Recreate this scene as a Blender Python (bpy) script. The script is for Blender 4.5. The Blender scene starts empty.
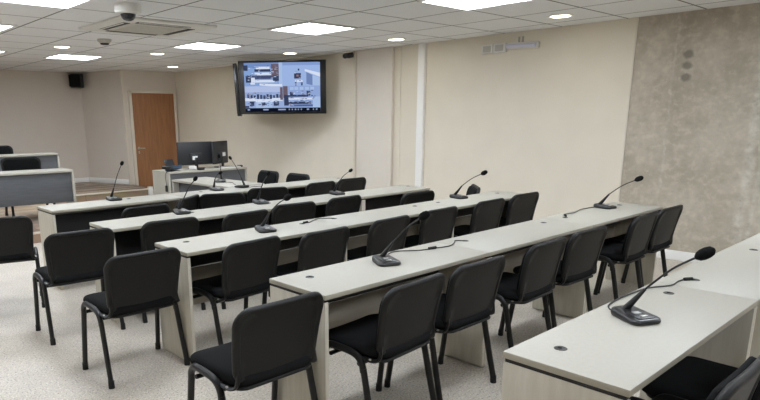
import bpy, bmesh, math, random
from mathutils import Vector, Matrix
random.seed(7)
PI = math.pi
R = math.radians
col = bpy.context.scene.collection

# ------------------------------------------------------------------ materials
def lin(c):
    c = c / 255.0
    return c / 12.92 if c <= 0.04045 else ((c + 0.055) / 1.055) ** 2.4
def rgb(r, g, b): return (lin(r), lin(g), lin(b), 1.0)

def mat(name, color, rough=0.5, metal=0.0, spec=0.5):
    m = bpy.data.materials.new(name); m.use_nodes = True
    b = m.node_tree.nodes['Principled BSDF']
    b.inputs['Base Color'].default_value = color
    b.inputs['Roughness'].default_value = rough
    b.inputs['Metallic'].default_value = metal
    b.inputs['Specular IOR Level'].default_value = spec
    return m

def noisy(name, c1, c2, scale, rough=0.5, stretch=(1, 1, 1), detail=4, lo=0.35, hi=0.65, bump=0.0, bscale=None, spec=0.5):
    m = mat(name, c1, rough, spec=spec)
    nt = m.node_tree; N = nt.nodes; L = nt.links; b = N['Principled BSDF']
    tc = N.new('ShaderNodeTexCoord'); mp = N.new('ShaderNodeMapping'); mp.inputs['Scale'].default_value = stretch
    no = N.new('ShaderNodeTexNoise'); no.inputs['Scale'].default_value = scale; no.inputs['Detail'].default_value = detail
    ra = N.new('ShaderNodeValToRGB'); ra.color_ramp.elements[0].position = lo; ra.color_ramp.elements[1].position = hi
    ra.color_ramp.elements[0].color = c1; ra.color_ramp.elements[1].color = c2
    L.new(tc.outputs['Object'], mp.inputs['Vector']); L.new(mp.outputs[0], no.inputs['Vector'])
    L.new(no.outputs['Fac'], ra.inputs['Fac']); L.new(ra.outputs['Color'], b.inputs['Base Color'])
    if bump:
        bp = N.new('ShaderNodeBump'); bp.inputs['Strength'].default_value = bump; bp.inputs['Distance'].default_value = 0.002
        n2 = N.new('ShaderNodeTexNoise'); n2.inputs['Scale'].default_value = bscale or scale
        L.new(tc.outputs['Object'], n2.inputs['Vector']); L.new(n2.outputs['Fac'], bp.inputs['Height']); L.new(bp.outputs[0], b.inputs['Normal'])
    return m

def emit(name, color, strength):
    m = bpy.data.materials.new(name); m.use_nodes = True
    nt = m.node_tree; nt.nodes.clear()
    e = nt.nodes.new('ShaderNodeEmission'); o = nt.nodes.new('ShaderNodeOutputMaterial')
    e.inputs['Color'].default_value = color; e.inputs['Strength'].default_value = strength
    nt.links.new(e.outputs[0], o.inputs['Surface'])
    return m

def ceiling_mat():
    m = noisy('ceiling tile', rgb(231, 232, 233), rgb(238, 239, 240), 90, 0.9, lo=0.3, hi=0.7, bump=0.25, bscale=220, spec=0.1)
    nt = m.node_tree; N = nt.nodes; L = nt.links; b = N['Principled BSDF']
    base = b.inputs['Base Color'].links[0].from_socket
    tc = N.new('ShaderNodeTexCoord'); sp = N.new('ShaderNodeSeparateXYZ'); L.new(tc.outputs['Object'], sp.inputs[0])
    def mth(op, a, v=None):
        n = N.new('ShaderNodeMath'); n.operation = op
        if isinstance(a, (int, float)): n.inputs[0].default_value = a
        else: L.new(a, n.inputs[0])
        if v is not None:
            if isinstance(v, (int, float)): n.inputs[1].default_value = v
            else: L.new(v, n.inputs[1])
        return n.outputs[0]
    d = []
    for ax, off in (('X', GX), ('Y', GY)):
        f = mth('FRACT', mth('DIVIDE', mth('SUBTRACT', sp.outputs[ax], off - 50 * TILE), TILE))
        d.append(mth('MINIMUM', f, mth('SUBTRACT', 1.0, f)))
    dm = mth('MINIMUM', d[0], d[1])
    g = mth('LESS_THAN', dm, 0.0135)
    mx = N.new('ShaderNodeMix'); mx.data_type = 'RGBA'
    L.new(g, mx.inputs[0]); L.new(base, mx.inputs[6]); mx.inputs[7].default_value = rgb(126, 125, 124)
    L.new(mx.outputs[2], b.inputs['Base Color'])
    return m

def concrete_mat():
    m = noisy('raw concrete', rgb(168, 159, 143), rgb(199, 190, 175), 2.6, 0.85, detail=10, lo=0.28, hi=0.74, bump=0.4, bscale=26, spec=0.2)
    nt = m.node_tree; N = nt.nodes; L = nt.links; b = N['Principled BSDF']
    base = b.inputs['Base Color'].links[0].from_socket
    tc = N.new('ShaderNodeTexCoord')
    def layer(prev, fac, color):
        mx = N.new('ShaderNodeMix'); mx.data_type = 'RGBA'; L.new(fac, mx.inputs[0]); L.new(prev, mx.inputs[6]); mx.inputs[7].default_value = color
        return mx.outputs[2]
    def math_(op, a, v):
        n = N.new('ShaderNodeMath'); n.operation = op; n.use_clamp = False
        for i, x in enumerate((a, v)):
            if isinstance(x, (int, float)): n.inputs[i].default_value = x
            else: L.new(x, n.inputs[i])
        return n.outputs[0]
    no = N.new('ShaderNodeTexNoise'); no.inputs['Scale'].default_value = 11; no.inputs['Detail'].default_value = 9; no.inputs['Roughness'].default_value = 0.68
    mp = N.new('ShaderNodeMapping'); mp.inputs['Scale'].default_value = (1, 1.0, 1.15); L.new(tc.outputs['Object'], mp.inputs[0]); L.new(mp.outputs[0], no.inputs['Vector'])
    def ramp(s, a, c):
        n = N.new('ShaderNodeMapRange'); n.clamp = True; L.new(s, n.inputs[0]); n.inputs[1].default_value = a; n.inputs[2].default_value = c
        return n.outputs[0]
    out = layer(base, math_('MULTIPLY', ramp(no.outputs['Fac'], 0.5, 0.64), 0.4), rgb(216, 209, 192))
    out = layer(out, math_('MULTIPLY', ramp(no.outputs['Fac'], 0.46, 0.34), 0.28), rgb(150, 143, 129))
    sp = N.new('ShaderNodeSeparateXYZ'); L.new(tc.outputs['Object'], sp.inputs[0])
    # vertical formwork seams, pale and rough edged
    for y0, w, k in ((1.45, 0.02, 0.22), (0.66, 0.06, 0.4), (0.56, 0.03, 0.35)):
        nn = N.new('ShaderNodeTexNoise'); nn.inputs['Scale'].default_value = 7; L.new(tc.outputs['Object'], nn.inputs['Vector'])
        yy = math_('ADD', sp.outputs['Y'], math_('MULTIPLY', math_('SUBTRACT', nn.outputs['Fac'], 0.5), 0.08))
        dd = math_('ABSOLUTE', math_('SUBTRACT', yy, y0), 0.0)
        f = math_('MULTIPLY', ramp(dd, w, w * 0.3), k)
        out = layer(out, math_('MULTIPLY', f, ramp(no.outputs['Fac'], 0.35, 0.6)), rgb(222, 220, 212))
    # three dark round smudges one above another
    for z0 in (2.145, 2.03, 1.918):
        cb = N.new('ShaderNodeCombineXYZ'); L.new(math_('SUBTRACT', sp.outputs['Y'], 1.325), cb.inputs[0])
        L.new(math_('MULTIPLY', math_('SUBTRACT', sp.outputs['Z'], z0), 1.25), cb.inputs[1])
        ln = N.new('ShaderNodeVectorMath'); ln.operation = 'LENGTH'; L.new(cb.outputs[0], ln.inputs[0])
        rr = math_('ADD', ln.outputs['Value'], math_('MULTIPLY', math_('SUBTRACT', no.outputs['Fac'], 0.5), 0.05))
        out = layer(out, math_('MULTIPLY', ramp(rr, 0.062, 0.035), 0.75), rgb(124, 119, 109))
    L.new(out, b.inputs['Base Color'])
    return m

def floor_mat():
    m = noisy('speckled floor', rgb(186, 177, 164), rgb(208, 199, 186), 2.2, 0.42, detail=5, lo=0.3, hi=0.7, spec=0.4)
    nt = m.node_tree; N = nt.nodes; L = nt.links; b = N['Principled BSDF']
    base = b.inputs['Base Color'].links[0].from_socket
    tc = N.new('ShaderNodeTexCoord')
    for sc, lo, hi, c, k in ((85, 0.54, 0.66, rgb(128, 118, 105), 0.85), (95, 0.56, 0.66, rgb(236, 229, 218), 0.8)):
        no = N.new('ShaderNodeTexNoise'); no.inputs['Scale'].default_value = sc; no.inputs['Detail'].default_value = 3; no.noise_dimensions = '3D'
        L.new(tc.outputs['Object'], no.inputs['Vector'])
        mr = N.new('ShaderNodeMapRange'); mr.clamp = True; L.new(no.outputs['Fac'], mr.inputs[0]); mr.inputs[1].default_value = lo; mr.inputs[2].default_value = hi; mr.inputs[4].default_value = k
        mx = N.new('ShaderNodeMix'); mx.data_type = 'RGBA'; L.new(mr.outputs[0], mx.inputs[0]); L.new(base, mx.inputs[6]); mx.inputs[7].default_value = c
        base = mx.outputs[2]
    L.new(base, b.inputs['Base Color'])
    return m

def plank_mat():
    m = mat('plank laminate', rgb(150, 135, 118), 0.4)
    nt = m.node_tree; N = nt.nodes; L = nt.links; b = N['Principled BSDF']
    tc = N.new('ShaderNodeTexCoord')
    br = N.new('ShaderNodeTexBrick'); br.inputs['Scale'].default_value = 1.0
    br.inputs['Brick Width'].default_value = 1.3; br.inputs['Row Height'].default_value = 0.16; br.inputs['Mortar Size'].default_value = 0.003
    br.inputs['Color1'].default_value = rgb(186, 166, 142); br.inputs['Color2'].default_value = rgb(112, 94, 82); br.inputs['Mortar'].default_value = rgb(80, 68, 60)
    L.new(tc.outputs['Object'], br.inputs['Vector'])
    no = N.new('ShaderNodeTexNoise'); no.inputs['Scale'].default_value = 4; mp = N.new('ShaderNodeMapping'); mp.inputs['Scale'].default_value = (0.5, 12, 1)
    L.new(tc.outputs['Object'], mp.inputs[0]); L.new(mp.outputs[0], no.inputs['Vector'])
    mx = N.new('ShaderNodeMix'); mx.data_type = 'RGBA'; mx.blend_type = 'OVERLAY'; mx.inputs[0].default_value = 0.5
    L.new(br.outputs['Color'], mx.inputs[6]); L.new(no.outputs['Color'], mx.inputs[7]); L.new(mx.outputs[2], b.inputs['Base Color'])
    return m

TILE, GX, GY, H = 0.7576, 2.756, 4.242, 2.56
M = {}
M['ceiling'] = ceiling_mat()
M['concrete'] = concrete_mat()
M['floor'] = floor_mat()
M['plank'] = plank_mat()
M['beige'] = noisy('beige wall paint', rgb(226, 218, 202), rgb(229, 221, 205), 3, 0.75, bump=0.05, bscale=140, spec=0.25)
M['grey_wall'] = noisy('warm grey wall paint', rgb(219, 210, 199), rgb(222, 213, 202), 3, 0.75, bump=0.05, bscale=140, spec=0.25)
M['pillar'] = noisy('pale pillar paint', rgb(226, 218, 207), rgb(229, 221, 210), 3, 0.7, bump=0.05, bscale=140, spec=0.25)
M['white_trim'] = mat('white trim', rgb(246, 245, 242), 0.4)
M['frame_paint'] = mat('cream door frame paint', rgb(222, 213, 198), 0.45)
M['door'] = noisy('brown wood door', rgb(152, 104, 70), rgb(168, 120, 82), 5, 0.45, stretch=(6, 6, 0.5), detail=6)
M['top'] = noisy('pale laminate top', rgb(169, 165, 154), rgb(173, 169, 158), 60, 0.5, lo=0.3, hi=0.7, detail=3, spec=0.4)
M['top_edge'] = mat('tabletop edging', rgb(172, 166, 150), 0.45)
M['side'] = noisy('pale maple laminate', rgb(194, 187, 171), rgb(204, 198, 183), 6, 0.45, stretch=(6, 6, 0.7), detail=5)
M['modesty'] = noisy('beige modesty laminate', rgb(168, 161, 147), rgb(178, 171, 157), 6, 0.5, stretch=(0.7, 6, 6), detail=5)
M['dark_modesty'] = mat('charcoal modesty panel', rgb(46, 46, 48), 0.55)
M['slate'] = noisy('slate grey laminate', rgb(84, 86, 90), rgb(92, 94, 98), 8, 0.5, stretch=(0.6, 4, 6))
M['tray'] = mat('shaded cable tray', rgb(62, 60, 57), 0.6)
M['tray_grey'] = mat('mid grey cable tray', rgb(120, 116, 110), 0.55)
M['shadow_spacer'] = mat('black spacer', rgb(30, 28, 26), 0.6)
M['plastic'] = noisy('black chair plastic', (0.0075, 0.0072, 0.0068, 1), (0.0095, 0.009, 0.0086, 1), 120, 0.5, bump=0.35, bscale=420, spec=0.35)
M['fabric'] = noisy('black seat fabric', (0.006, 0.0062, 0.0066, 1), (0.0105, 0.0106, 0.011, 1), 320, 0.95, bump=0.3, bscale=600, spec=0.15)
M['tube'] = mat('black tube paint', (0.007, 0.0066, 0.0064, 1), 0.38, spec=0.4)
M['rubber'] = mat('black rubber', (0.009, 0.009, 0.009, 1), 0.8)
M['bolt'] = mat('pale bolt', rgb(190, 188, 180), 0.35, 0.6)
M['mic'] = mat('black microphone plastic', (0.013, 0.013, 0.014, 1), 0.34)
M['mic_top'] = mat('dark grey console top', (0.028, 0.028, 0.03, 1), 0.38)
M['foam'] = noisy('black foam', (0.006, 0.006, 0.006, 1), (0.011, 0.011, 0.011, 1), 300, 0.95, bump=0.6, bscale=500, spec=0.1)
M['mic_btn'] = mat('grey button', rgb(150, 150, 148), 0.4)
M['cable'] = mat('dark cable', (0.03, 0.029, 0.028, 1), 0.5)
M['grommet'] = mat('black grommet cap', (0.012, 0.011, 0.011, 1), 0.4)
M['tv_bezel'] = mat('black screen bezel', (0.014, 0.014, 0.016, 1), 0.28)
M['tv_off'] = mat('dark glass screen', (0.03, 0.03, 0.034, 1), 0.15)
M['monitor'] = mat('charcoal monitor shell', (0.022, 0.023, 0.026, 1), 0.45)
M['sticker'] = mat('white sticker', rgb(225, 225, 225), 0.6)
M['white_plastic'] = mat('white plastic', rgb(225, 224, 219), 0.4)
M['grey_plastic'] = mat('pale grey plastic', rgb(186, 182, 174), 0.5)
M['ac_grille'] = noisy('beige grille', rgb(206, 203, 195), rgb(212, 209, 201), 30, 0.6)
M['dark_slot'] = mat('dark louver', rgb(40, 38, 36), 0.6)
M['smoked'] = mat('smoked dome', (0.02, 0.02, 0.024, 1), 0.12)
M['blue_phone'] = mat('slate blue phone plastic', rgb(62, 78, 98), 0.4)
M['led'] = emit('cool led diffuser', (0.90, 0.97, 1.06, 1), 10.0)
M['warm_led'] = emit('warm downlight lens', (1.0, 0.9, 0.7, 1), 8.0)
M['steel'] = mat('brushed steel', rgb(190, 186, 178), 0.3, 0.9)
M['tube_glow'] = mat('pale lilac tube diffuser', rgb(206, 205, 222), 0.35)

def screen_mat():
    m = bpy.data.materials.new('lit screen picture'); m.use_nodes = True
    nt = m.node_tree; nt.nodes.clear()
    a = nt.nodes.new('ShaderNodeAttribute'); a.attribute_name = 'pic'
    e = nt.nodes.new('ShaderNodeEmission'); o = nt.nodes.new('ShaderNodeOutputMaterial'); e.inputs['Strength'].default_value = 0.40
    nt.links.new(a.outputs['Color'], e.inputs['Color']); nt.links.new(e.outputs[0], o.inputs['Surface'])
    return m
M['picture'] = screen_mat()

# ------------------------------------------------------------------ mesh helpers
class MB:
    def __init__(s): s.bm = bmesh.new(); s.mats = []
    def mi(s, m):
        if m is None: return 0
        if m not in s.mats: s.mats.append(m)
        return s.mats.index(m)
    def box(s, c, d, bevel=0.0, seg=2, rot=None, m=None, taper=None):
        r = bmesh.ops.create_cube(s.bm, size=1.0)
        vs = r['verts']
        for v in vs:
            x, y, z = v.co.x * d[0], v.co.y * d[1], v.co.z * d[2]
            if taper and v.co.z > 0: x *= taper[0]; y *= taper[1]
            v.co = (x, y, z)
        fs = list({f for v in vs for f in v.link_faces})
        if bevel:
            es = list({e for v in vs for e in v.link_edges})
            b = bmesh.ops.bevel(s.bm, geom=es, offset=bevel, segments=seg, affect='EDGES', profile=0.5)
            fs = list(set(b['faces']) | {f for f in fs if f.is_valid})
            vs = list({v for f in fs for v in f.verts})
        mx = Matrix.Translation(Vector(c))
        if rot is not None: mx = mx @ rot
        for v in vs: v.co = mx @ v.co
        k = s.mi(m)
        for f in fs: f.material_index = k
        return s
    def tube(s, pts, r, n=10, m=None, cap=True, flat=None):
        pts = [Vector(p) for p in pts]
        rs = r if isinstance(r, (list, tuple)) else [r] * len(pts)
        rings = []; prev = None
        for i, p in enumerate(pts):
            t = (pts[min(i + 1, len(pts) - 1)] - pts[max(i - 1, 0)]).normalized()
            if prev is None:
                u = t.cross(Vector((0, 0, 1)))
                if u.length < 0.1: u = t.cross(Vector((0, 1, 0)))
                u.normalize()
            else:
                u = prev - t * prev.dot(t); u.normalize()
            prev = u; w = t.cross(u)
            fx, fy = flat if flat else (1, 1)
            rings.append([s.bm.verts.new(p + (u * math.cos(2 * PI * k / n) * fx + w * math.sin(2 * PI * k / n) * fy) * rs[i]) for k in range(n)])
        mi = s.mi(m)
        for a, b in zip(rings, rings[1:]):
            for k in range(n):
                f = s.bm.faces.new((a[k], a[(k + 1) % n], b[(k + 1) % n], b[k])); f.material_index = mi
        if cap:
            f = s.bm.faces.new(rings[0][::-1]); f.material_index = mi
            f = s.bm.faces.new(rings[-1]); f.material_index = mi
        return s
    def lathe(s, prof, n=24, mx=None, m=None):
        rings = []
        for r, z in prof:
            if r < 1e-6: rings.append([s.bm.verts.new((0, 0, z))])
            else: rings.append([s.bm.verts.new((r * math.cos(2 * PI * k / n), r * math.sin(2 * PI * k / n), z)) for k in range(n)])
        mi = s.mi(m)
        for a, b in zip(rings, rings[1:]):
            for k in range(n):
                k2 = (k + 1) % n
                q = [a[0]] if len(a) == 1 else [a[k], a[k2]]
                q += [b[0]] if len(b) == 1 else [b[k2], b[k]]
                if len(q) >= 3:
                    f = s.bm.faces.new(q); f.material_index = mi
        if mx is not None:
            for rg in rings:
                for v in rg: v.co = mx @ v.co
        return s
    def plate(s, outline, fn, th, m=None, inset=None):
        """outline: list of (u,v); fn(u,v)->point, normal offset along fn normal; makes a rounded slab with nested rings"""
        n = len(outline); mi = s.mi(m)
        cu = sum(p[0] for p in outline) / n; cv = sum(p[1] for p in outline) / n
        def ring(k, off):
            return [s.bm.verts.new(fn(cu + (u - cu) * k, cv + (v - cv) * k, off)) for u, v in outline]
        steps = inset or [(0.25, 1.0), (0.6, 1.0), (0.9, 1.0), (0.975, 0.85), (1.0, 0.5)]
        front = [ring(k, th * 0.5 * o) for k, o in steps]
        back = [ring(k, -th * 0.5 * o) for k, o in steps]
        seq = front + back[::-1]
        for a, b in zip(seq, seq[1:]):
            for i in range(n):
                j = (i + 1) % n
                f = s.bm.faces.new((a[i], a[j], b[j], b[i])); f.material_index = mi
        for rg, off, rev in ((front[0], th * 0.5 * steps[0][1], False), (back[0], -th * 0.5 * steps[0][1], True)):
            c = s.bm.verts.new(fn(cu, cv, off))
            for i in range(n):
                j = (i + 1) % n
                f = s.bm.faces.new((rg[j], rg[i], c) if not rev else (rg[i], rg[j], c)); f.material_index = mi
        return s
    def build(s, name, m=None, parent=None, loc=(0, 0, 0), rz=0.0, angle=38, flat=False):
        bmesh.ops.recalc_face_normals(s.bm, faces=s.bm.faces)
        me = bpy.data.meshes.new(name)
        if not flat:
            for f in s.bm.faces: f.smooth = True
        s.bm.to_mesh(me); s.bm.free()
        if s.mats:
            for x in s.mats: me.materials.append(x)
        elif m is not None: me.materials.append(m)
        if not flat: me.set_sharp_from_angle(angle=R(angle))
        o = bpy.data.objects.new(name, me); col.objects.link(o)
        o.location = loc; o.rotation_euler = (0, 0, rz)
        if parent is not None: o.parent = parent
        return o

def empty(name, loc=(0, 0, 0), rz=0.0):
    o = bpy.data.objects.new(name, None); col.objects.link(o)
    o.empty_display_size = 0.1; o.location = loc; o.rotation_euler = (0, 0, rz)
    return o
def tag(o, label=None, cat=None, group=None, kind=None):
    if label: o['label'] = label
    if cat: o['category'] = cat
    if group: o['group'] = group
    if kind: o['kind'] = kind
    return o
KIDS = {}
def kids(o): return [c for c in col.objects if c.parent == o]
def copy_tree(o, parent=None):
    c = o.copy(); col.objects.link(c)
    if parent is not None: c.parent = parent
    for ch in kids(o): copy_tree(ch, c)
    return c
def struct(o): o['kind'] = 'structure'; return o

def smooth_path(pts, n=8):
    """Catmull-Rom through the points"""
    P = [Vector(p) for p in pts]; P = [P[0] * 2 - P[1]] + P + [P[-1] * 2 - P[-2]]
    out = []
    for i in range(1, len(P) - 2):
        for k in range(n):
            t = k / n; a, b, c, d = P[i - 1], P[i], P[i + 1], P[i + 2]
            out.append(0.5 * ((2 * b) + (c - a) * t + (2 * a - 5 * b + 4 * c - d) * t * t + (3 * b - a - 3 * c + d) * t ** 3))
    out.append(P[-2]); return out

# ------------------------------------------------------------------ the room
WX = 5.375
XL, YB = -5.2, -4.6          # left wall and the wall behind the viewer
JX0, JX1 = 3.96, 3.56        # jog beside the door, near and far end
YD, YF = 11.75, 13.02        # door wall, far wall
RX = 5.215                   # right wall meets the door wall here
YT = 6.17                    # where the right wall bends

struct(MB().box(((XL + 6) / 2, (YB + 14) / 2, -0.05), (6 - XL, 14 - YB, 0.1)).build('floor', M['floor'], flat=True))
struct(MB().box(((XL + 6) / 2, (YB + 14) / 2, H + 0.05), (6 - XL, 14 - YB, 0.1)).build('ceiling', M['ceiling'], flat=True))

def wall(name, a, b, m, th=0.12, z0=0.0, z1=H):
    a = Vector((a[0], a[1])); b = Vector((b[0], b[1])); d = (b - a); L = d.length; d.normalize()
    n = Vector((d.y, -d.x))                      # outward side: to the right of a->b
    c = (a + b) / 2 + n * th / 2
    mb = MB(); mb.box((c.x, c.y, (z0 + z1) / 2), (L, th, z1 - z0), rot=Matrix.Rotation(math.atan2(d.y, d.x), 4, 'Z'))
    o = mb.build(name, m, flat=True); me = o.data
    return struct(o)
# clockwise seen from above keeps the outward side to the left, so walls are given anticlockwise
wall('wall_back', (XL, YB), (WX, YB), M['grey_wall'])
wall('wall_right_concrete', (WX, YB), (WX, 1.86), M['concrete'])
wall('wall_right', (WX, 1.86), (WX, YT), M['beige'])
wall('wall_right_screen', (WX, YT), (RX, YD), M['beige'])
wall('wall_door', (RX, YD), (JX0, YD), M['grey_wall'])
wall('wall_jog', (JX0, YD), (JX1, YF), M['grey_wall'])
wall('wall_far', (JX1, YF), (XL, YF), M['grey_wall'])
wall('wall_left', (XL, YF), (XL, YB), M['grey_wall'])
# white corner bead between beige plaster and concrete
struct(MB().box((WX - 0.004, 1.865, H / 2), (0.014, 0.018, H), 0.004).build('trim_1', M['frame_paint']))
# shallow pillar
struct(MB().box((WX - 0.02, (5.33 + 6.12) / 2, H / 2), (0.08, 0.79, H - 0.002), 0.003).build('pillar', M['pillar']))
struct(MB().box((WX + 0.01, 5.265, H / 2), (0.04, 0.125, H - 0.002), 0.002).build('trim_2', M['beige']))
# skirting
def skirting(name, a, b, h=0.105, t=0.018, z0=0.0):
    a = Vector(a); b = Vector(b); d = b - a; L = d.length; d.normalize(); n = Vector((-d.y, d.x))
    c = (a + b) / 2 + n * t / 2
    struct(MB().box((c.x, c.y, z0 + h / 2), (L, t, h), 0.004, rot=Matrix.Rotation(math.atan2(d.y, d.x), 4, 'Z')).build(name, M['white_trim']))
skirting('baseboard_right', (WX, YB + 0.02), (WX, 5.2))
skirting('baseboard_screen', (WX - 0.02, YT + 0.02), (RX, YD - 0.02))
skirting('baseboard_jog', (JX0, YD + 0.02), (JX1, YF - 0.02), z0=0.15)
skirting('baseboard_far', (JX1 - 0.02, YF), (XL + 0.02, YF), z0=0.15)
# white vertical trunking and thin conduit on the right wall
struct(MB().box((WX - 0.03, 4.78, H / 2), (0.06, 0.12, H - 0.002), 0.006).build('trim_3', M['white_trim']))
struct(MB().box((WX - 0.075, 6.10, H / 2), (0.035, 0.04, H - 0.002), 0.006).build('trim_4', M['frame_paint']))
struct(MB().box((JX0 - 0.005, YD - 0.006, H / 2), (0.05, 0.05, H - 0.002), 0.006).build('trim_5', M['frame_paint']))

# raised platform at the far left, plank covered
pf = MB()
pf.box(((XL + 1.62) / 2, (7.15 + 10.8) / 2, 0.0735), (1.62 - XL, 10.8 - 7.15, 0.143))
pf.box(((XL + 4.0) / 2, (10.8 + 12.2) / 2, 0.0735), (4.0 - XL, 1.4, 0.143))
pf.box(((XL + 3.56) / 2, (12.1 + 13.02) / 2, 0.073), (3.56 - XL, 0.92, 0.142))
pf.box(((XL + 2.0) / 2, (9.95 + 12.9) / 2, 0.148), (2.0 - XL, 2.95, 0.154))
pl = struct(pf.build('platform', M['plank'], flat=True))
pn = MB()
pn.box(((XL + 1.62) / 2, 7.14, 0.135), (1.66 - XL, 0.03, 0.03), 0.006)
pn.box((1.63, (7.15 + 10.8) / 2, 0.135), (0.03, 3.65, 0.03), 0.006)
pn.box(((1.62 + 3.98) / 2, 10.79, 0.135), (3.98 - 1.62, 0.03, 0.03), 0.006)
struct(pn.build('trim_6', M['frame_paint']))
struct(MB().box((3.95, 10.80, 0.09), (0.09, 0.10, 0.18), 0.006).build('trim_7', M['white_trim']))

# door with frame and lever handle
DY = YD
dr = struct(MB().box((4.62, DY - 0.012, 1.045), (1.0, 0.05, 2.09), 0.004).build('door_1', M['door']))
df = MB()
df.box((4.62 - 0.53, DY - 0.02, 1.075), (0.06, 0.10, 2.13), 0.006)
df.box((4.62 + 0.525, DY - 0.02, 1.075), (0.05, 0.10, 2.13), 0.006)
df.box((4.62, DY - 0.02, 2.12), (1.11, 0.10, 0.06), 0.006)
df.build('door_frame', M['frame_paint'], dr)
dh = MB()
dh.lathe([(0, 0), (0.028, 0.0), (0.028, 0.012), (0, 0.012)], 16, Matrix.Translation((4.20, DY - 0.037, 0.93)) @ Matrix.Rotation(R(90), 4, 'X'))
dh.tube([(4.20, DY - 0.04, 0.93), (4.20, DY - 0.085, 0.93), (4.215, DY - 0.092, 0.93), (4.32, DY - 0.092, 0.925)], 0.011)
dh.box((4.20, DY - 0.042, 0.84), (0.03, 0.01, 0.06), 0.004)
dh.build('door_handle', M['steel'], dr)

# ------------------------------------------------------------------ ceiling fittings
def ceiling_light(x0, y0, label, sx=TILE, sy=TILE):
    t = empty('ceiling_light', (x0 + sx / 2, y0 + sy / 2, H)); tag(t, label, 'ceiling light', 'square recessed light panels')
    f = MB(); w = 0.032
    for s in (-1, 1):
        f.box((s * (sx / 2 - w / 2), 0, -0.008), (w, sy, 0.016), 0.003)
        f.box((0, s * (sy / 2 - w / 2), -0.008), (sx - 2 * w, w, 0.016), 0.003)
    f.build('frame', M['white_plastic'], t)
    MB().box((0, 0, -0.004), (sx - 2 * w, sy - 2 * w, 0.006)).build('diffuser', M['led'], t, flat=True)
    return t
LX = GX
ceiling_light(LX, GY, 'bright square light panel directly above and right of the wall screen')
ceiling_light(LX - 0.02, GY - 3 * TILE, 'large bright square light panel at the top edge above the beige wall')
ceiling_light(LX - 0.03, GY + 3 * TILE, 'bright square light panel between ceiling cassette and wall screen')
ceiling_light(1.80, 9.17, 'small bright light panel farthest back near the black corner speaker', 0.74, 0.74)
ceiling_light(-0.28, GY, 'bright square light panel at the top left edge before the dome camera')
ceiling_light(-0.34, 6.40, 'bright light panel cut by the left edge, nearer of two there')
ceiling_light(0.31, 9.17, 'bright light panel cut by the left edge, farther of two there', 0.76, 0.74)
for x, y in ((-0.28, GY - 3 * TILE), (LX, GY - 6 * TILE), (-0.28, GY - 6 * TILE), (-3.3, GY), (-3.3, GY - 3 * TILE), (-3.3, 6.4), (LX, GY - 9 * TILE), (-0.28, GY - 9 * TILE), (-2.6, 9.17)):
    ceiling_light(x, y, 'square recessed light panel overhead or behind the viewer, outside the photo')['group'] = 'light panels outside the photo'

def downlight(x, y, label):
    t = empty('downlight', (x, y, H)); tag(t, label, 'downlight', 'round warm downlights')
    MB().lathe([(0.095, -0.004), (0.118, -0.012), (0.130, -0.006), (0.132, 0.0)], 32).build('rim', M['white_plastic'], t)
    MB().lathe([(0, -0.010), (0.08, -0.009), (0.104, -0.005), (0.104, 0.0)], 32).build('lens', M['warm_led'], t)
downlight(1.52, 8.2, 'round warm downlight left of the ceiling cassette, near far light panel')
downlight(3.03, 8.28, 'round warm downlight above the door side of the ceiling cassette')
downlight(4.44, 10.4, 'round warm downlight farthest back, above the brown door')
downlight(4.69, 6.98, 'round warm downlight just above the wall screen')
downlight(4.71, 4.72, 'round warm downlight above the white wall trunking')
downlight(4.60, 2.34, 'round warm downlight nearest the concrete wall')

# ceiling cassette air conditioner
ac = empty('air_conditioner', (1.58, 5.66, H)); tag(ac, 'white square ceiling air conditioner cassette behind the dome camera', 'air conditioner')
MB().box((0, 0, -0.014), (1.14, 1.10, 0.028), 0.010, 3).build('panel', M['white_plastic'], ac)
g = MB(); g.box((0, 0, -0.030), (0.64, 0.62, 0.012), 0.004)
for k in range(14): g.box((0, -0.26 + k * 0.04, -0.038), (0.58, 0.012, 0.008))
g.build('grille', M['ac_grille'], ac)
for k in range(4):
    a = k * PI / 2; mx = Matrix.Rotation(a, 4, 'Z')
    l = MB(); l.box(tuple(mx @ Vector((0, -0.385, -0.0265))), (0.62, 0.085, 0.012), 0.004, rot=mx); lv = l.build('louver', M['dark_slot'], ac)
    l = MB(); l.box(tuple(mx @ Vector((0, -0.418, -0.033))), (0.60, 0.016, 0.006), 0.002, rot=mx @ Matrix.Rotation(R(-14), 4, 'X')); l.build('flap', M['white_plastic'], lv)

dc = empty('dome_camera', (0.82, 4.50, H)); tag(dc, 'white ceiling dome security camera with smoked lens', 'security camera')
MB().lathe([(0, 0), (0.118, 0), (0.118, -0.06), (0.112, -0.075), (0.085, -0.085), (0, -0.085)], 32).build('base', M['white_plastic'], dc)
MB().lathe([(0.068, -0.08), (0.068, -0.092), (0.06, -0.115), (0.042, -0.133), (0.02, -0.141), (0, -0.143)], 32).build('dome', M['smoked'], dc)
sd = empty('smoke_detector', (1.66, 7.05, H)); tag(sd, 'small round smoke detector beyond the ceiling cassette', 'smoke detector')
MB().lathe([(0, 0), (0.09, 0), (0.09, -0.02), (0.06, -0.05), (0, -0.055)], 24).build('housing', M['grey_plastic'], sd)
MB().lathe([(0.058, -0.048), (0.05, -0.066), (0.03, -0.07), (0, -0.07)], 24).build('cap', M['dark_slot'], sd)

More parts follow.
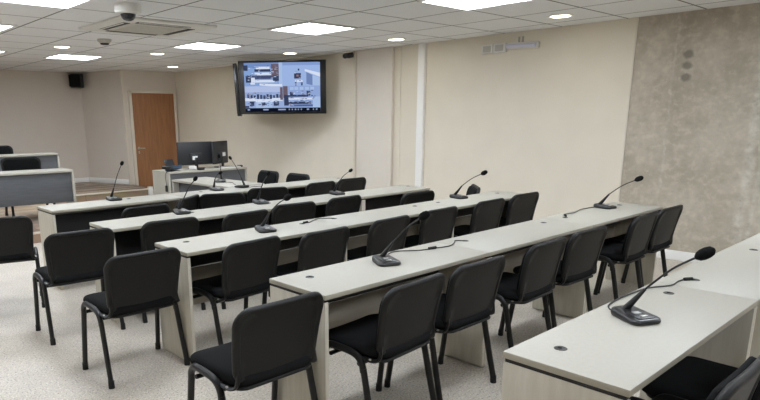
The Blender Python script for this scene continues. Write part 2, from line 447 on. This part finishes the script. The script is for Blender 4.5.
# speaker on far wall
sk = empty('wall_speaker', (3.44, YF, 2.37)); tag(sk, 'black wall speaker high in the far left corner', 'speaker')
rt = Matrix.Rotation(R(-18), 4, 'Z')
MB().box((-0.02, -0.17, 0), (0.27, 0.2, 0.29), 0.02, 3, rot=rt).build('cabinet', M['mic'], sk)
MB().box(tuple(rt @ Vector((0.0, -0.265, 0)) + Vector((-0.02, -0.01, 0))), (0.23, 0.012, 0.25), 0.01, rot=rt).build('grille', M['foam'], sk)
MB().box((0, -0.03, 0), (0.05, 0.06, 0.1), 0.005).build('bracket', M['tube'], sk)

# small twin lens camera by the conduit
cc = empty('wall_camera', (5.27, 6.17, 2.50)); cc.scale = (0.9, 0.9, 0.9); tag(cc, 'small black twin lens camera high beside the white conduit', 'camera')
MB().box((0, 0, 0.0), (0.09, 0.07, 0.06), 0.012, 3).build('bracket', M['tube'], cc)
for s in (-1, 1):
    MB().lathe([(0, 0.07), (0.038, 0.07), (0.044, 0.055), (0.044, -0.03), (0.02, -0.045), (0, -0.045)], 20,
               Matrix.Translation((-0.05, s * 0.062, -0.01)) @ Matrix.Rotation(R(-100), 4, 'Y') @ Matrix.Rotation(R(s * 20), 4, 'X')).build('lens_barrel', M['mic'], cc)

# boxes and tube light on the beige wall
for y, dy, lab in ((3.70, 0.165, 'cream square box left of the pair under the beige wall ceiling'), (3.52, 0.175, 'cream square box beside the white tube light')):
    o = empty('junction_box', (WX + 0.004, y, 2.385)); tag(o, lab, 'wall box', 'square boxes beside the tube light')
    MB().box((-0.03, 0, 0), (0.06, dy, 0.11), 0.006).build('box', M['white_plastic'], o)
    MB().box((-0.062, 0, 0), (0.008, dy * 0.7, 0.075), 0.003).build('cover', M['grey_plastic'], o)
el = empty('tube_light', (WX + 0.004, 3.20, 2.385)); tag(el, 'slim white tube light fitting on the beige wall', 'wall light')
rx = Matrix.Rotation(R(2.0), 4, 'X')
MB().box((-0.035, 0, 0.005), (0.07, 0.44, 0.075), 0.02, 3, rot=rx).build('housing', M['white_plastic'], el)
MB().tube([tuple(rx @ Vector((-0.07, -0.20, 0.0))), tuple(rx @ Vector((-0.07, 0.20, 0.0)))], 0.026, 12).build('tube', M['tube_glow'], el)
for s in (0.02, 0.07): MB().box((-0.012, s, 0.075), (0.02, 0.02, 0.08), 0.003).build('cable_clip', M['grey_plastic'], el)

# ------------------------------------------------------------------ wall screens
def tv_root(name, a, b, zc, label, tilt=0.0):
    """a,b: ends of the panel in plan, the face looks to the right of a->b"""
    a = Vector(a); b = Vector(b); c = (a + b) / 2; d = b - a
    t = empty(name, (c.x, c.y, zc), math.atan2(d.y, d.x)); t.rotation_euler = (tilt, 0, t.rotation_euler.z); tag(t, label, 'screen'); return t, d.length
tv, L = tv_root('wall_screen', (4.105, 7.607), (5.105, 6.575), 2.03, 'large lit wall screen showing a four view video call', R(2))
HH = 0.845
# local frame: x along the panel, -y towards the viewers
MB().box((0, 0.03, 0), (L, 0.06, HH), 0.008, 2).build('casing', M['tv_bezel'], tv)
sc = bmesh.new(); layer = sc.loops.layers.float_color.new('pic')
SW, SH = L - 0.19, HH - 0.075
SX, SZ = 0.0, 0.005
_k = [0]
def quad(pts, c, lift=None):
    _k[0] += 1
    y = -0.0015 - 0.00004 * _k[0]
    vs = [sc.verts.new((SX + (u - 0.5) * SW, y, SZ + (0.5 - v) * SH)) for u, v in pts]
    f = sc.faces.new(vs); cc_ = tuple(lin(x) * 1.0 for x in c) + (1,)
    for l in f.loops: l[layer] = cc_
def rect(u0, v0, u1, v1, c): quad([(u0, v0), (u0, v1), (u1, v1), (u1, v0)], c)
BL, PL, DK, WH, BR = (140, 172, 224), (176, 200, 240), (58, 68, 98), (224, 234, 255), (112, 98, 112)
rect(0, 0, 1, 1, (160, 188, 236))
# upper left view: benches seen from above, a brown door and people
rect(0, 0, 0.505, 0.47, BL); rect(0, 0, 0.505, 0.10, (120, 150, 206)); rect(0.36, 0.03, 0.46, 0.30, BR); rect(0.46, 0.0, 0.505, 0.47, PL)
for u0, v0, u1, v1, c in ((.16, .08, .34, .13, WH), (.14, .13, .35, .18, DK), (.14, .20, .36, .25, WH), (.10, .26, .36, .33, (74, 84, 116)), (.08, .30, .14, .44, WH), (.14, .35, .40, .40, WH), (.02, .26, .09, .40, DK), (.38, .26, .46, .37, DK), (0, .05, .05, .16, DK)):
    rect(u0, v0, u1, v1, c)
quad([(.2, .42), (.2, .46), (.5, .5), (.5, .44)], WH)
# upper right view: witness chair against a pale wall
rect(0.51, 0, 1, 0.47, (164, 190, 238)); rect(0.51, 0, 1, 0.06, (138, 164, 216))
for u0, v0, u1, v1, c in ((.71, .13, .73, .17, DK), (.66, .22, .75, .33, DK), (.69, .25, .72, .29, (150, 120, 130)), (.67, .36, .77, .40, WH), (.67, .40, .69, .47, DK), (.75, .40, .77, .47, DK)):
    rect(u0, v0, u1, v1, c)
quad([(.80, .14), (.80, .18), (1.0, .30), (1.0, .22)], WH); quad([(.82, .20), (.82, .44), (.90, .47), (.90, .26)], (118, 140, 190)); quad([(.90, .27), (.90, .47), (1, .47), (1, .32)], PL)
# lower left view: long bench with a row of people behind it
rect(0, 0.48, 0.505, 0.92, (158, 180, 226)); rect(0, 0.48, 0.505, 0.60, (184, 200, 238))
for k in range(11):
    u = 0.03 + k * 0.043
    rect(u, 0.64 + 0.012 * ((k * 7) % 3), u + 0.03, 0.74, DK if k % 4 else (70, 84, 120))
rect(0.0, 0.72, 0.14, 0.78, WH); rect(0.36, 0.72, 0.5, 0.78, WH)
for u0, v0, u1, v1, c in ((.12, .74, .38, .80, WH), (.14, .80, .36, .92, PL), (.06, .79, .12, .88, DK), (.38, .79, .45, .88, DK), (.0, .88, .05, .92, DK), (.22, .81, .27, .87, DK), (.47, .5, .505, .76, BR)):
    rect(u0, v0, u1, v1, c)
# lower right view: public benches
rect(0.51, 0.48, 1, 0.92, (152, 176, 226)); rect(0.51, 0.48, 0.57, 0.72, BR)
for k, u in enumerate((.60, .66, .73, .80, .87)): rect(u, .50, u + .05, .56, PL)
for u0, v0, u1, v1, c in ((.56, .66, .84, .70, DK), (.60, .60, .64, .68, DK), (.82, .58, .87, .68, DK), (.58, .72, .90, .76, WH), (.52, .66, .58, .88, DK), (.58, .80, .88, .85, DK), (.60, .86, .98, .90, (88, 104, 150)), (.90, .70, 1, .92, PL)):
    rect(u0, v0, u1, v1, c)
rg = random.Random(4)
tones = [(96, 112, 156), (120, 142, 192), (206, 220, 248), (72, 84, 122), (190, 206, 240), (140, 150, 184), (150, 136, 148)]
for u0, v0, u1, v1, n in ((.02, .06, .46, .46, 70), (.66, .16, .78, .46, 10), (.02, .60, .48, .91, 70), (.56, .56, .96, .91, 70)):
    for _ in range(n):
        u = rg.uniform(u0, u1 - .03); v = rg.uniform(v0, v1 - .02); rect(u, v, u + rg.uniform(.008, .035), v + rg.uniform(.006, .018), rg.choice(tones))
# bar along the bottom with small pale icons
rect(0, 0.925, 1, 1.0, (16, 20, 34))
for u, w in ((.03, .03), (.24, .07), (.44, .10), (.58, .015), (.62, .015), (.66, .02), (.70, .015), (.74, .015), (.82, .03), (.90, .015), (.94, .02)): rect(u, .945, u + w, .975, (150, 170, 210))
me = bpy.data.meshes.new('picture'); sc.to_mesh(me); sc.free(); me.materials.append(M['picture'])
po = bpy.data.objects.new('picture', me); col.objects.link(po); po.parent = tv
MB().box((0.0, 0.09, 0), (0.5, 0.06, 0.45), 0.01).build('wall_mount', M['tube'], tv)
MB().tube([(0, 0.1, 0), (0.0, 0.30, 0), (0.32, 0.62, 0)], 0.03, 10).build('mount_arm', M['tube'], tv)
tv2, L2 = tv_root('side_screen', (4.92, 8.86), (4.09, 7.70), 2.0, 'second dark screen edge on behind the lit wall screen', R(3))
MB().box((0, 0.03, 0), (L2, 0.06, 0.84), 0.008, 2).build('casing', M['tv_bezel'], tv2)
MB().box((0, -0.001, 0.005), (L2 - 0.06, 0.004, 0.76)).build('screen', M['tv_off'], tv2)
MB().tube([(-0.3, 0.06, 0), (-0.45, 0.3, 0)], 0.03, 10).build('mount_arm', M['tube'], tv2)

# ------------------------------------------------------------------ desks
DL, DD, DH = 1.348, 0.432, 0.75
def make_desk(style, DL=DL, GR=None):
    t = empty('desk')
    top = MB()
    top.box((DL / 2, -DD / 2, DH - 0.0125), (DL - 0.002, DD, 0.025), 0.003, 2)
    o = top.build('tabletop', M['top'], t)
    o.data.materials.append(M['top_edge'])
    for p in o.data.polygons:
        if abs(p.normal.z) < 0.5: p.material_index = 1
    for x in (GR or (0.17, DL - 0.17)):
        g = MB(); g.lathe([(0.0, DH + 0.0005), (0.018, DH + 0.0005), (0.021, DH + 0.002), (0.023, DH + 0.001), (0.023, DH - 0.002)], 20, Matrix.Translation((x, -0.125, 0)))
        gr = g.build('grommet', M['grommet'], t)
        MB().box((x + 0.007, -0.120, DH + 0.0015), (0.014, 0.010, 0.003), 0.001).build('flap', M['rubber'], gr)
    for x in (0.0135, DL - 0.0135):
        MB().box((x, -DD / 2, (DH - 0.037) / 2 + 0.004), (0.023, DD - 0.008, DH - 0.045), 0.002, 2).build('side_panel', M['side'], t)
        MB().box((x, -DD / 2, DH - 0.031), (0.02, DD - 0.02, 0.013)).build('shadow_spacer', M['shadow_spacer'], t)  # spacer coloured black to stand for the shadow gap below the top
    if style == 'open':
        MB().box((DL / 2, -0.034, 0.41), (DL - 0.05, 0.02, 0.27), 0.002).build('modesty_panel', M['modesty'], t)
        MB().box((DL / 2, -0.045, 0.64), (DL - 0.05, 0.05, 0.165), 0.004).build('cable_tray', M['tray'], t)  # shaded band under the top, its darkness put into the tray colour
    else:
        MB().box((DL / 2, -0.034, 0.40), (DL - 0.05, 0.02, 0.52), 0.002).build('modesty_panel', M['dark_modesty'], t)
        MB().box((DL / 2, -0.060, 0.69), (DL - 0.05, 0.08, 0.06), 0.004).build('cable_tray', M['tray_grey'], t)
    return t
ROWY = [5.058, 3.759, 2.633, 1.362, 0.0]
RNAME = ['farthest row', 'second row from the back', 'middle row', 'second nearest row', 'nearest row']
protoB = None
LEN = [(DL, DL, 1.30), (DL, DL, 1.085)]
for r, y in enumerate(ROWY):
    for k in range(3):
        if r < 2:
            o = make_desk('closed', LEN[r][k], [((0.87,), (0.369,), (1.134,)), ((0.86,), (0.352,), (1.05,))][r][k])
        elif protoB is None: protoB = make_desk('open'); o = protoB
        else: o = copy_tree(protoB)
        o.location = (k * DL, y, 0)
        pos = ('left end', 'middle', 'right end by the wall')[k] if r != 4 else ('left end', 'middle beyond the joint', 'cut off at the right photo edge')[k]
        tag(o, 'pale desk in the %s, %s' % (RNAME[r], pos), 'desk', 'pale desks in five rows')

# ------------------------------------------------------------------ chairs
def rrect(w_top, w_bot, v0, v1, rt, rb, n=6):
    """outline of a slab standing between v0 and v1, wider at the top"""
    pts = []
    def arc(cx, cy, r, a0, a1):
        for k in range(n + 1):
            a = a0 + (a1 - a0) * k / n; pts.append((cx + r * math.cos(a), cy + r * math.sin(a)))
    arc(w_top - rt, v1 - rt, rt, 0, PI / 2); arc(-w_top + rt, v1 - rt, rt, PI / 2, PI)
    arc(-w_bot + rb, v0 + rb, rb, PI, 1.5 * PI); arc(w_bot - rb, v0 + rb, rb, 1.5 * PI, 2 * PI)
    # resample straight runs
    out = []
    for i, p in enumerate(pts):
        q = pts[(i + 1) % len(pts)]; d = math.hypot(q[0] - p[0], q[1] - p[1]); m_ = max(1, int(d / 0.05))
        for k in range(m_): out.append((p[0] + (q[0] - p[0]) * k / m_, p[1] + (q[1] - p[1]) * k / m_))
    return out
def back_fn(u, v, off):
    t = (v - 0.44) / 0.36
    y = -0.182 - 0.072 * t + 0.02 * t * (1 - t) * 2 + 0.10 * u * u * 1.6 * (0.6 + 0.4 * t)
    z = v - 0.035 * (1 - (u / 0.23) ** 2) * max(0, 1 - t * 1.6)
    return Vector((u, y - off * 0.97, z - off * 0.25))
def make_chair():
    t = empty('chair')
    # seat pad
    so = rrect(0.234, 0.226, -0.205, 0.225, 0.075, 0.07)
    def seat_fn(u, v, off):
        return Vector((u, v, 0.462 + off - 0.02 * max(0, (v - 0.13) / 0.1) ** 2 * 0.5 - 0.008 * (1 - (u / 0.24) ** 2)))
    MB().plate(so, seat_fn, 0.066, inset=[(0.3, 1), (0.65, 1), (0.86, 0.96), (0.945, 0.78), (0.985, 0.5), (1.0, 0.15)]).build('seat', M['fabric'], t, angle=60)
    MB().plate(rrect(0.22, 0.212, -0.205, 0.205, 0.07, 0.055), lambda u, v, off: Vector((u, v, 0.424 + off)), 0.018).build('seat_shell', M['plastic'], t)
    # back: outer plastic shell with raised rim, inner cushion
    bo = rrect(0.245, 0.229, 0.462, 0.798, 0.075, 0.05)
    MB().plate(bo, back_fn, 0.030, inset=[(0.3, 0.55), (0.7, 0.55), (0.86, 0.55), (0.885, 1.0), (0.95, 1.0), (0.985, 0.7), (1.0, 0.2)]).build('backrest', M['plastic'], t, angle=50)
    co = rrect(0.219, 0.206, 0.487, 0.773, 0.07, 0.05)
    MB().plate(co, lambda u, v, off: back_fn(u, v, off) + Vector((0, 0.024, 0.004)), 0.03).build('back_cushion', M['fabric'], t, angle=60)
    for s in (-1, 1):
        x = s * 0.246
        xf = s * 0.254
        # side rail: bends down into both legs
        rail = smooth_path([(x, 0.142, 0.375), (x, 0.136, 0.422), (x, 0.108, 0.452), (x, 0.06, 0.457), (x, -0.03, 0.452), (x, -0.078, 0.438), (x, -0.106, 0.405), (x, -0.115, 0.365)], 5)
        MB().tube(rail, 0.0158, 10, flat=(1.0, 1.15)).build('side_rail', M['tube'], t)
        for y0, y1 in ((0.142, 0.190), (-0.115, -0.197)):
            lg = MB().tube([(x, y0, 0.385), (x + (xf - x) * 0.5, (y0 + y1) / 2, 0.2), (xf, y1, 0.03)], 0.0155, 10, flat=(1.0, 1.15)).build('leg', M['tube'], t)
            MB().tube([(xf, y1, 0.045), (xf, y1 * 1.01, 0.0)], [0.018, 0.0185], 10).build('foot_cap', M['rubber'], lg)
        bk = MB(); bk.tube(smooth_path([(s * 0.232, -0.10, 0.432), (s * 0.228, -0.17, 0.432), (s * 0.212, -0.19, 0.455), (s * 0.20, -0.188, 0.54)], 4), 0.013, 8, flat=(1.3, 0.7))
        b = bk.build('back_bracket', M['tube'], t)
        MB().lathe([(0, 0), (0.009, 0), (0.009, 0.006), (0, 0.008)], 10, Matrix.Translation((s * 0.236, -0.15, 0.434)) @ Matrix.Rotation(s * R(90), 4, 'Y')).build('bolt', M['bolt'], b)
    for y, z in ((0.10, 0.405), (-0.085, 0.400)):
        MB().tube([(-0.246, y, z), (0.246, y, z)], 0.0115, 8).build('cross_bar', M['tube'], t)
    return t
chair0 = make_chair(); first = [True]
def chair(x, y, rot, label, group):
    o = chair0 if first[0] else copy_tree(chair0)
    first[0] = False
    o.location = (x, y, 0); o.rotation_euler = (0, 0, R(rot)); tag(o, label, 'chair', group)
    return o
ORD = ['leftmost', 'second from the left', 'third from the left', 'fourth from the left', 'fifth from the left', 'second from the right', 'rightmost']
rows = {
    3: [(-0.275, 1.137, 0), (0.375, 0.947, 4), (0.945, 0.967, 0), (1.69, 0.987, 2), (2.29, 0.997, -2), (3.20, 0.987, 2), (3.755, 0.997, -1)],
    2: [(-0.272, 2.455, 1), (0.38, 2.297, 6), (0.96, 2.237, 4), (1.66, 2.267, 4), (2.33, 2.297, 2), (3.08, 2.307, 1), (3.755, 2.337, -2)],
    1: [(-0.27, 3.417, -3), (0.43, 3.417, -3), (1.05, 3.317, 3), (1.69, 3.437, -4), (2.30, 3.447, 3), (3.11, 3.167, -3), (3.80, 3.017, 45)],
    0: [(-0.48, 4.46, -15), (0.60, 4.257, 6), (1.09, 4.517, 36), (1.70, 4.527, -24), (2.34, 4.627, -18), (3.05, 4.637, 2), (3.66, 4.707, -3)],
}
for r in (3, 2, 1, 0):
    for k, (x, y, a) in enumerate(rows[r]):
        place = 'pulled out past the left end of' if k == 0 else 'tucked at'
        if r == 1 and k == 6: place = 'turned by the wall at'
        if r == 0 and k in (2, 3, 4): place = 'turned at an angle at'
        chair(x, y, a, 'black chair %s the %s, %s' % (place, RNAME[r], ORD[k]), 'black chairs along the desk rows')
chair(0.33, -0.405, 0, 'black chair in the bottom right corner, only its backrest top showing', 'black chairs along the desk rows')
chair(0.94, -0.42, 0, 'black chair under the nearest desk with its seat showing', 'black chairs along the desk rows')
chair(3.34, 6.14, 90, 'black chair behind the small table facing sideways, left of two', 'chairs behind the small table')
chair(3.34, 5.46, 90, 'black chair behind the small table facing sideways, right of two', 'chairs behind the small table')

# ------------------------------------------------------------------ witness table, clerk desk, judges' desks
def side_desk(name, w, d, h, front_m, label, loc, rz, z_front=0.12, gap=0.0, recess=0.03):
    """front of the desk is at local y=0 facing -y; sitter on +y side"""
    t = empty(name, loc, rz); tag(t, label, 'desk')
    o = MB().box((w / 2, d / 2, h - 0.014), (w, d, 0.028), 0.003).build('tabletop', M['top'], t)
    o.data.materials.append(M['top_edge'])
    for x in (0.016, w - 0.016): MB().box((x, d / 2, (h - 0.028) / 2), (0.032, d - 0.01, h - 0.029), 0.002).build('side_panel', M['top'], t)
    MB().box((w / 2, recess, (h - 0.03 - gap + z_front) / 2), (w - 0.066, 0.018, h - 0.03 - gap - z_front), 0.002).build('modesty_panel', front_m, t)
    return t
# small table beside the far row, its long side to the left
side_desk('witness_table', 1.32, 0.55, 0.75, M['slate'], 'small white table with dark front behind the farthest desk row', (2.16, 6.44, 0), R(-88), recess=0.10)
side_desk('clerk_desk', 1.40, 0.62, 0.75, M['slate'], 'white corner desk with two computer monitors beside the brown door', (2.67, 7.50, 0), R(-4), recess=0.04)
PZ = 0.145
PZ2 = 0.225
side_desk('judge_desk', 2.6, 0.50, 0.715, M['slate'], 'wide white desk with grey front on the platform, nearer one', (-1.26, 7.98, PZ), R(-6), z_front=0.27, recess=0.05)
side_desk('judge_desk', 1.28, 0.45, 0.75, M['slate'], 'grey fronted desk on the platform before the far wall, right unit', (0.70, 10.22, PZ2), R(-2), z_front=0.2, recess=0.05)
side_desk('judge_desk', 1.28, 0.45, 0.75, M['slate'], 'grey fronted desk on the platform at the left edge, far unit', (-0.60, 10.26, PZ2), R(-2), z_front=0.2, recess=0.05)
o = chair(0.98, 8.70, 178, 'black chair behind the nearer grey fronted platform desk', 'chairs on the platform'); o.location.z = PZ; o.scale = (1.17, 1.1, 1.08)
o = chair(1.22, 10.95, 180, 'black chair behind the far grey fronted platform desk', 'chairs on the platform'); o.location.z = PZ2; o.scale = (1.17, 1.1, 1.1)

# ------------------------------------------------------------------ gooseneck microphones
def make_mic(h=0.31, lean=-0.235, side=0.0, cone=0.10, ws=1.0):
    t = empty('microphone')
    out = rrect(0.055, 0.068, -0.085, 0.085, 0.025, 0.03)
    def fn(u, v, off):
        top = 0.016 + 0.016 * ((v + 0.085) / 0.17)
        return Vector((u, v, (top + 0.004) * (0.5 + off / 0.03) if off > 0 else 0.5 * (top + 0.004) * (1 + off / 0.015)))
    MB().plate(out, fn, 0.03, inset=[(0.3, 1), (0.7, 1), (0.88, 1.0), (0.96, 0.8), (1.0, 0.1)]).build('base', M['mic'], t, angle=50)
    mb = MB(); mb.box((0, -0.028, 0.0265), (0.078, 0.078, 0.003), 0.001, rot=Matrix.Rotation(R(5), 4, 'X')); p = mb.build('control_plate', M['mic_top'], t)
    mb = MB(); mb.box((-0.002, -0.012, 0.031), (0.03, 0.022, 0.004), 0.001, rot=Matrix.Rotation(R(5), 4, 'X')); mb.build('display', M['mic_btn'], p)
    mb = MB(); mb.box((0.0, -0.047, 0.028), (0.032, 0.014, 0.006), 0.002, rot=Matrix.Rotation(R(5), 4, 'X')); mb.build('button', M['bolt'], p)
    b0 = Vector((0.0, 0.052, 0.025)); hd = Vector((side, lean, h))
    d0 = Vector((side * 0.35, lean * 0.30, cone * 1.0))
    c1 = b0 + d0
    MB().tube([b0, b0 + d0 * 0.35, c1], [0.016, 0.0125, 0.0065], 12).build('neck_socket', M['mic'], t)
    mid = c1.lerp(hd, 0.5) + Vector((0, 0.006, 0.012))
    path = smooth_path([c1 - d0 * 0.1, c1, mid, hd], 8)
    MB().tube(path, 0.0042, 8).build('gooseneck', M['mic'], t)
    dr = (path[-1] - path[-3]).normalized(); q = dr.to_track_quat('Z', 'Y').to_matrix().to_4x4()
    MB().lathe([(0, -0.012), (0.009, -0.012), (0.018, 0.0), (0.0215, 0.014), (0.0215, 0.034), (0.0175, 0.05), (0.008, 0.059), (0, 0.061)], 18, Matrix.Translation(hd - dr * 0.02) @ q @ Matrix.Scale(ws, 4)).build('windscreen', M['foam'], t)
    return t
def mic(x, y, rot, label, **kw):
    o = make_mic(**kw); o.location = (x, y, DH); o.rotation_euler = (0, 0, R(rot)); tag(o, label, 'microphone', 'gooseneck desk microphones')
mic(0.685, -0.168, -26, 'black gooseneck microphone on the nearest desk', h=0.305, lean=-0.20, side=0.085)
mic(0.675, 1.175, -24, 'black gooseneck microphone at the left of the second nearest desk row', h=0.295, lean=-0.225, side=0.115)
mic(3.60, 1.25, -6, 'black gooseneck microphone at the right end of the second nearest desk row', h=0.275, lean=-0.27)
mic(0.785, 2.46, -14, 'black gooseneck microphone at the left of the middle desk row', h=0.26, lean=-0.21, side=0.09)
mic(3.26, 2.56, -5, 'black gooseneck microphone at the right of the middle desk row', h=0.27, lean=-0.30)
mic(0.77, 3.66, -10, 'black gooseneck microphone leftmost in the second row from the back', h=0.315, lean=-0.24, side=0.06, ws=0.78)
mic(1.63, 3.68, -10, 'black gooseneck microphone in the middle of the second row from the back', h=0.30, lean=-0.2, ws=0.78)
mic(2.62, 3.66, -8, 'black gooseneck microphone at the right of the second row from the back', h=0.27, lean=-0.25, ws=0.78)
mic(0.715, 4.95, 0, 'black upright gooseneck microphone at the left of the farthest desk row', h=0.385, lean=-0.28, ws=0.78)
mic(1.92, 4.93, 0, 'black short gooseneck microphone in the centre of the farthest desk row', h=0.20, lean=-0.06, side=0.03, ws=0.78)
mic(2.46, 5.68, -40, 'black upright gooseneck microphone standing on the small white table', h=0.335, lean=-0.07, ws=0.78)
mic(2.29, 4.95, 180, 'black gooseneck microphone on the farthest row leaning to the left', h=0.34, lean=-0.2, side=0.02, ws=0.78)

def cable(pts, label, r=0.0035, name='microphone_cable', plug=None):
    p = smooth_path([Vector(q) for q in pts], 6)
    o = MB().tube(p, r, 6).build(name, M['cable']); tag(o, label, 'cable')
    if plug:
        for a, b in plug: MB().tube([a, b], 0.008, 8).build('connector', M['rubber'], o)
Z = DH + 0.0045
cable([(0.705, -0.08, Z + .004), (0.74, -0.045, Z), (0.80, -0.02, Z), (0.90, -0.012, Z), (1.05, -0.018, Z), (1.18, -0.03, Z), (1.28, -0.075, Z), (1.33, -0.09, Z), (1.42, -0.085, Z), (1.49, -0.10, Z), (1.51, -0.125, Z)],
      'thin black cable running along the nearest desk to its grommet', plug=[((1.46, -0.095, Z + .004), (1.50, -0.118, Z + .004))])
cable([(0.74, 1.275, Z), (0.80, 1.29, Z), (0.93, 1.33, Z), (1.06, 1.25, Z), (1.165, 1.225, Z), (1.30, 1.20, Z), (1.42, 1.25, Z), (1.46, 1.275, Z), (1.50, 1.235, Z)],
      'thin black cable on the second nearest desk row, left microphone', plug=[((1.13, 1.232, Z + .004), (1.19, 1.222, Z + .004))])
cable([(3.58, 1.32, Z), (3.47, 1.34, Z), (3.35, 1.345, Z), (3.15, 1.30, Z), (3.0, 1.31, Z), (2.92, 1.27, Z), (2.88, 1.238, Z)],
      'thin black cable on the second nearest desk row, right microphone', plug=[((2.94, 1.28, Z + .004), (2.90, 1.25, Z + .004))])
cable([(1.178, 2.507, Z), (1.24, 2.50, Z), (1.31, 2.538, Z), (1.40, 2.58, Z), (1.46, 2.56, Z), (1.515, 2.51, Z)], 'thin black cable between two grommets of the middle desk row', plug=[((1.19, 2.505, Z + .004), (1.23, 2.502, Z + .004))])
cable([(2.33, 4.87, Z), (2.42, 4.90, Z), (2.50, 4.87, Z), (2.56, 4.91, Z)], 'short black cable beside the microphone leaning left')
cable([(2.47, 5.60, Z), (2.50, 5.48, Z), (2.44, 5.36, Z), (2.40, 5.26, Z)], 'short black cable on the small white table')

# ------------------------------------------------------------------ things on the clerk desk
def monitor(x, y, rz, label, w=0.60, h=0.37, sticker=(0, 0)):
    t = empty('monitor', (x, y, DH), rz); tag(t, label, 'monitor', 'monitors on the corner desk')
    # back towards the viewer (-y), screen at +y
    MB().box((0, 0, 0.06 + h / 2), (w, 0.035, h), 0.008).build('casing', M['monitor'], t)
    MB().box((0, 0.019, 0.06 + h / 2), (w - 0.03, 0.004, h - 0.03)).build('screen', M['tv_off'], t)
    MB().box((0, -0.03, 0.06 + h * 0.33), (0.22, 0.035, 0.14), 0.012).build('rear_bulge', M['monitor'], t)
    MB().box((0, -0.045, 0.09), (0.05, 0.03, 0.18), 0.006).build('stand_neck', M['mic'], t)
    MB().box((0, -0.03, 0.008), (0.24, 0.17, 0.014), 0.006).build('stand_foot', M['mic'], t)
    MB().box((sticker[0], -0.0485, 0.06 + h * 0.36 + sticker[1]), (0.09, 0.003, 0.06)).build('sticker', M['sticker'], t)
monitor(3.36, 7.86, R(-8), 'left dark computer monitor seen from behind on the corner desk', 0.60, 0.37, (-0.02, -0.02))
monitor(3.80, 7.80, R(26), 'right dark computer monitor seen from behind on the corner desk', 0.46, 0.37, (0.05, 0.02))
ph = empty('desk_phone', (2.86, 7.68, DH), R(20)); tag(ph, 'dark desk telephone with a slate blue front on the corner desk', 'telephone')
MB().box((0, 0, 0.045), (0.22, 0.17, 0.06), 0.01, rot=Matrix.Rotation(R(-14), 4, 'X')).build('body', M['blue_phone'], ph)
MB().box((-0.02, 0.06, 0.12), (0.2, 0.02, 0.13), 0.01, rot=Matrix.Rotation(R(-25), 4, 'X')).build('display_panel', M['monitor'], ph)
MB().box((-0.135, 0, 0.06), (0.055, 0.19, 0.05), 0.014, 3).build('handset', M['mic'], ph)
kb = empty('keyboard', (3.83, 7.56, DH), R(-4)); tag(kb, 'pale keyboard lying before the right computer monitor', 'keyboard')
MB().box((0, 0, 0.011), (0.36, 0.12, 0.018), 0.004, rot=Matrix.Rotation(R(4), 4, 'X')).build('body', M['white_plastic'], kb)
k = MB()
for j in range(4):
    for i in range(13): k.box((-0.156 + i * 0.026, -0.042 + j * 0.027, 0.0215), (0.021, 0.021, 0.006), 0.002)
k.build('keys', M['grey_plastic'], kb)
MB().box((0, 0, 0.017), (0.065, 0.10, 0.032), 0.015, 3).build('mouse', M['mic'], None, (4.04, 7.58, DH), R(10))
tag(bpy.data.objects['mouse'], 'black computer mouse right of the pale keyboard', 'mouse')
wb = MB().box((0, 0, 0.03), (0.12, 0.06, 0.05), 0.006).build('adapter_box', M['white_plastic'], None, (3.17, 7.62, DH + 0.005), R(-30))
tag(wb, 'small white box under the left computer monitor', 'box')
MB().box((0, 0, 0.015), (0.10, 0.07, 0.03), 0.006).build('dark_box', M['mic'], None, (3.26, 7.53, DH), R(12))
tag(bpy.data.objects['dark_box'], 'small black box before the left computer monitor', 'box')
hc = MB().tube(smooth_path([(2.80, 7.62, DH + 0.01), (2.70, 7.55, DH + 0.012), (2.648, 7.53, DH - 0.01), (2.645, 7.545, 0.66), (2.655, 7.55, 0.56), (2.652, 7.55, 0.545)], 6), 0.005, 6).build('hanging_cable', M['cable'])
tag(hc, 'black corded handset hanging down the white end of the corner desk', 'cable')
MB().box((2.648, 7.55, 0.50), (0.028, 0.045, 0.10), 0.01, 3).build('plug', M['mic'], hc)

# ------------------------------------------------------------------ light, camera, view
w = bpy.data.worlds.new('World'); bpy.context.scene.world = w; w.use_nodes = True
w.node_tree.nodes['Background'].inputs[0].default_value = (0.05, 0.05, 0.05, 1)

yaw, pitch, roll = 0.7249, 0.2401, -0.0096
F, CX, CY = 607.07, 322.18, 265.80
f = Vector((math.sin(yaw) * math.cos(pitch), math.cos(yaw) * math.cos(pitch), -math.sin(pitch)))
r0 = Vector((math.cos(yaw), -math.sin(yaw), 0)); u0 = r0.cross(f)
r_ = r0 * math.cos(roll) + u0 * math.sin(roll); u_ = -r0 * math.sin(roll) + u0 * math.cos(roll)
cd = bpy.data.cameras.new('camera'); cam = bpy.data.objects.new('camera', cd); col.objects.link(cam)
mw = Matrix((r_, u_, -f)).transposed().to_4x4(); mw.translation = Vector((-1.7914, -1.074, 1.5511)); cam.matrix_world = mw
cd.sensor_fit = 'HORIZONTAL'; cd.sensor_width = 36.0; cd.lens = F / 760 * 36
cd.shift_x = (380 - CX) / 760; cd.shift_y = (CY - 200) / 760; cd.clip_start = 0.02; cd.clip_end = 60
s = bpy.context.scene; s.camera = cam
s.view_settings.view_transform = 'Standard'; s.view_settings.look = 'None'; s.view_settings.gamma = 1.0
s.view_settings.exposure = 1.12; s.view_settings.use_curve_mapping = False
s.cycles.use_denoising = True; s.cycles.max_bounces = 8; s.cycles.diffuse_bounces = 5
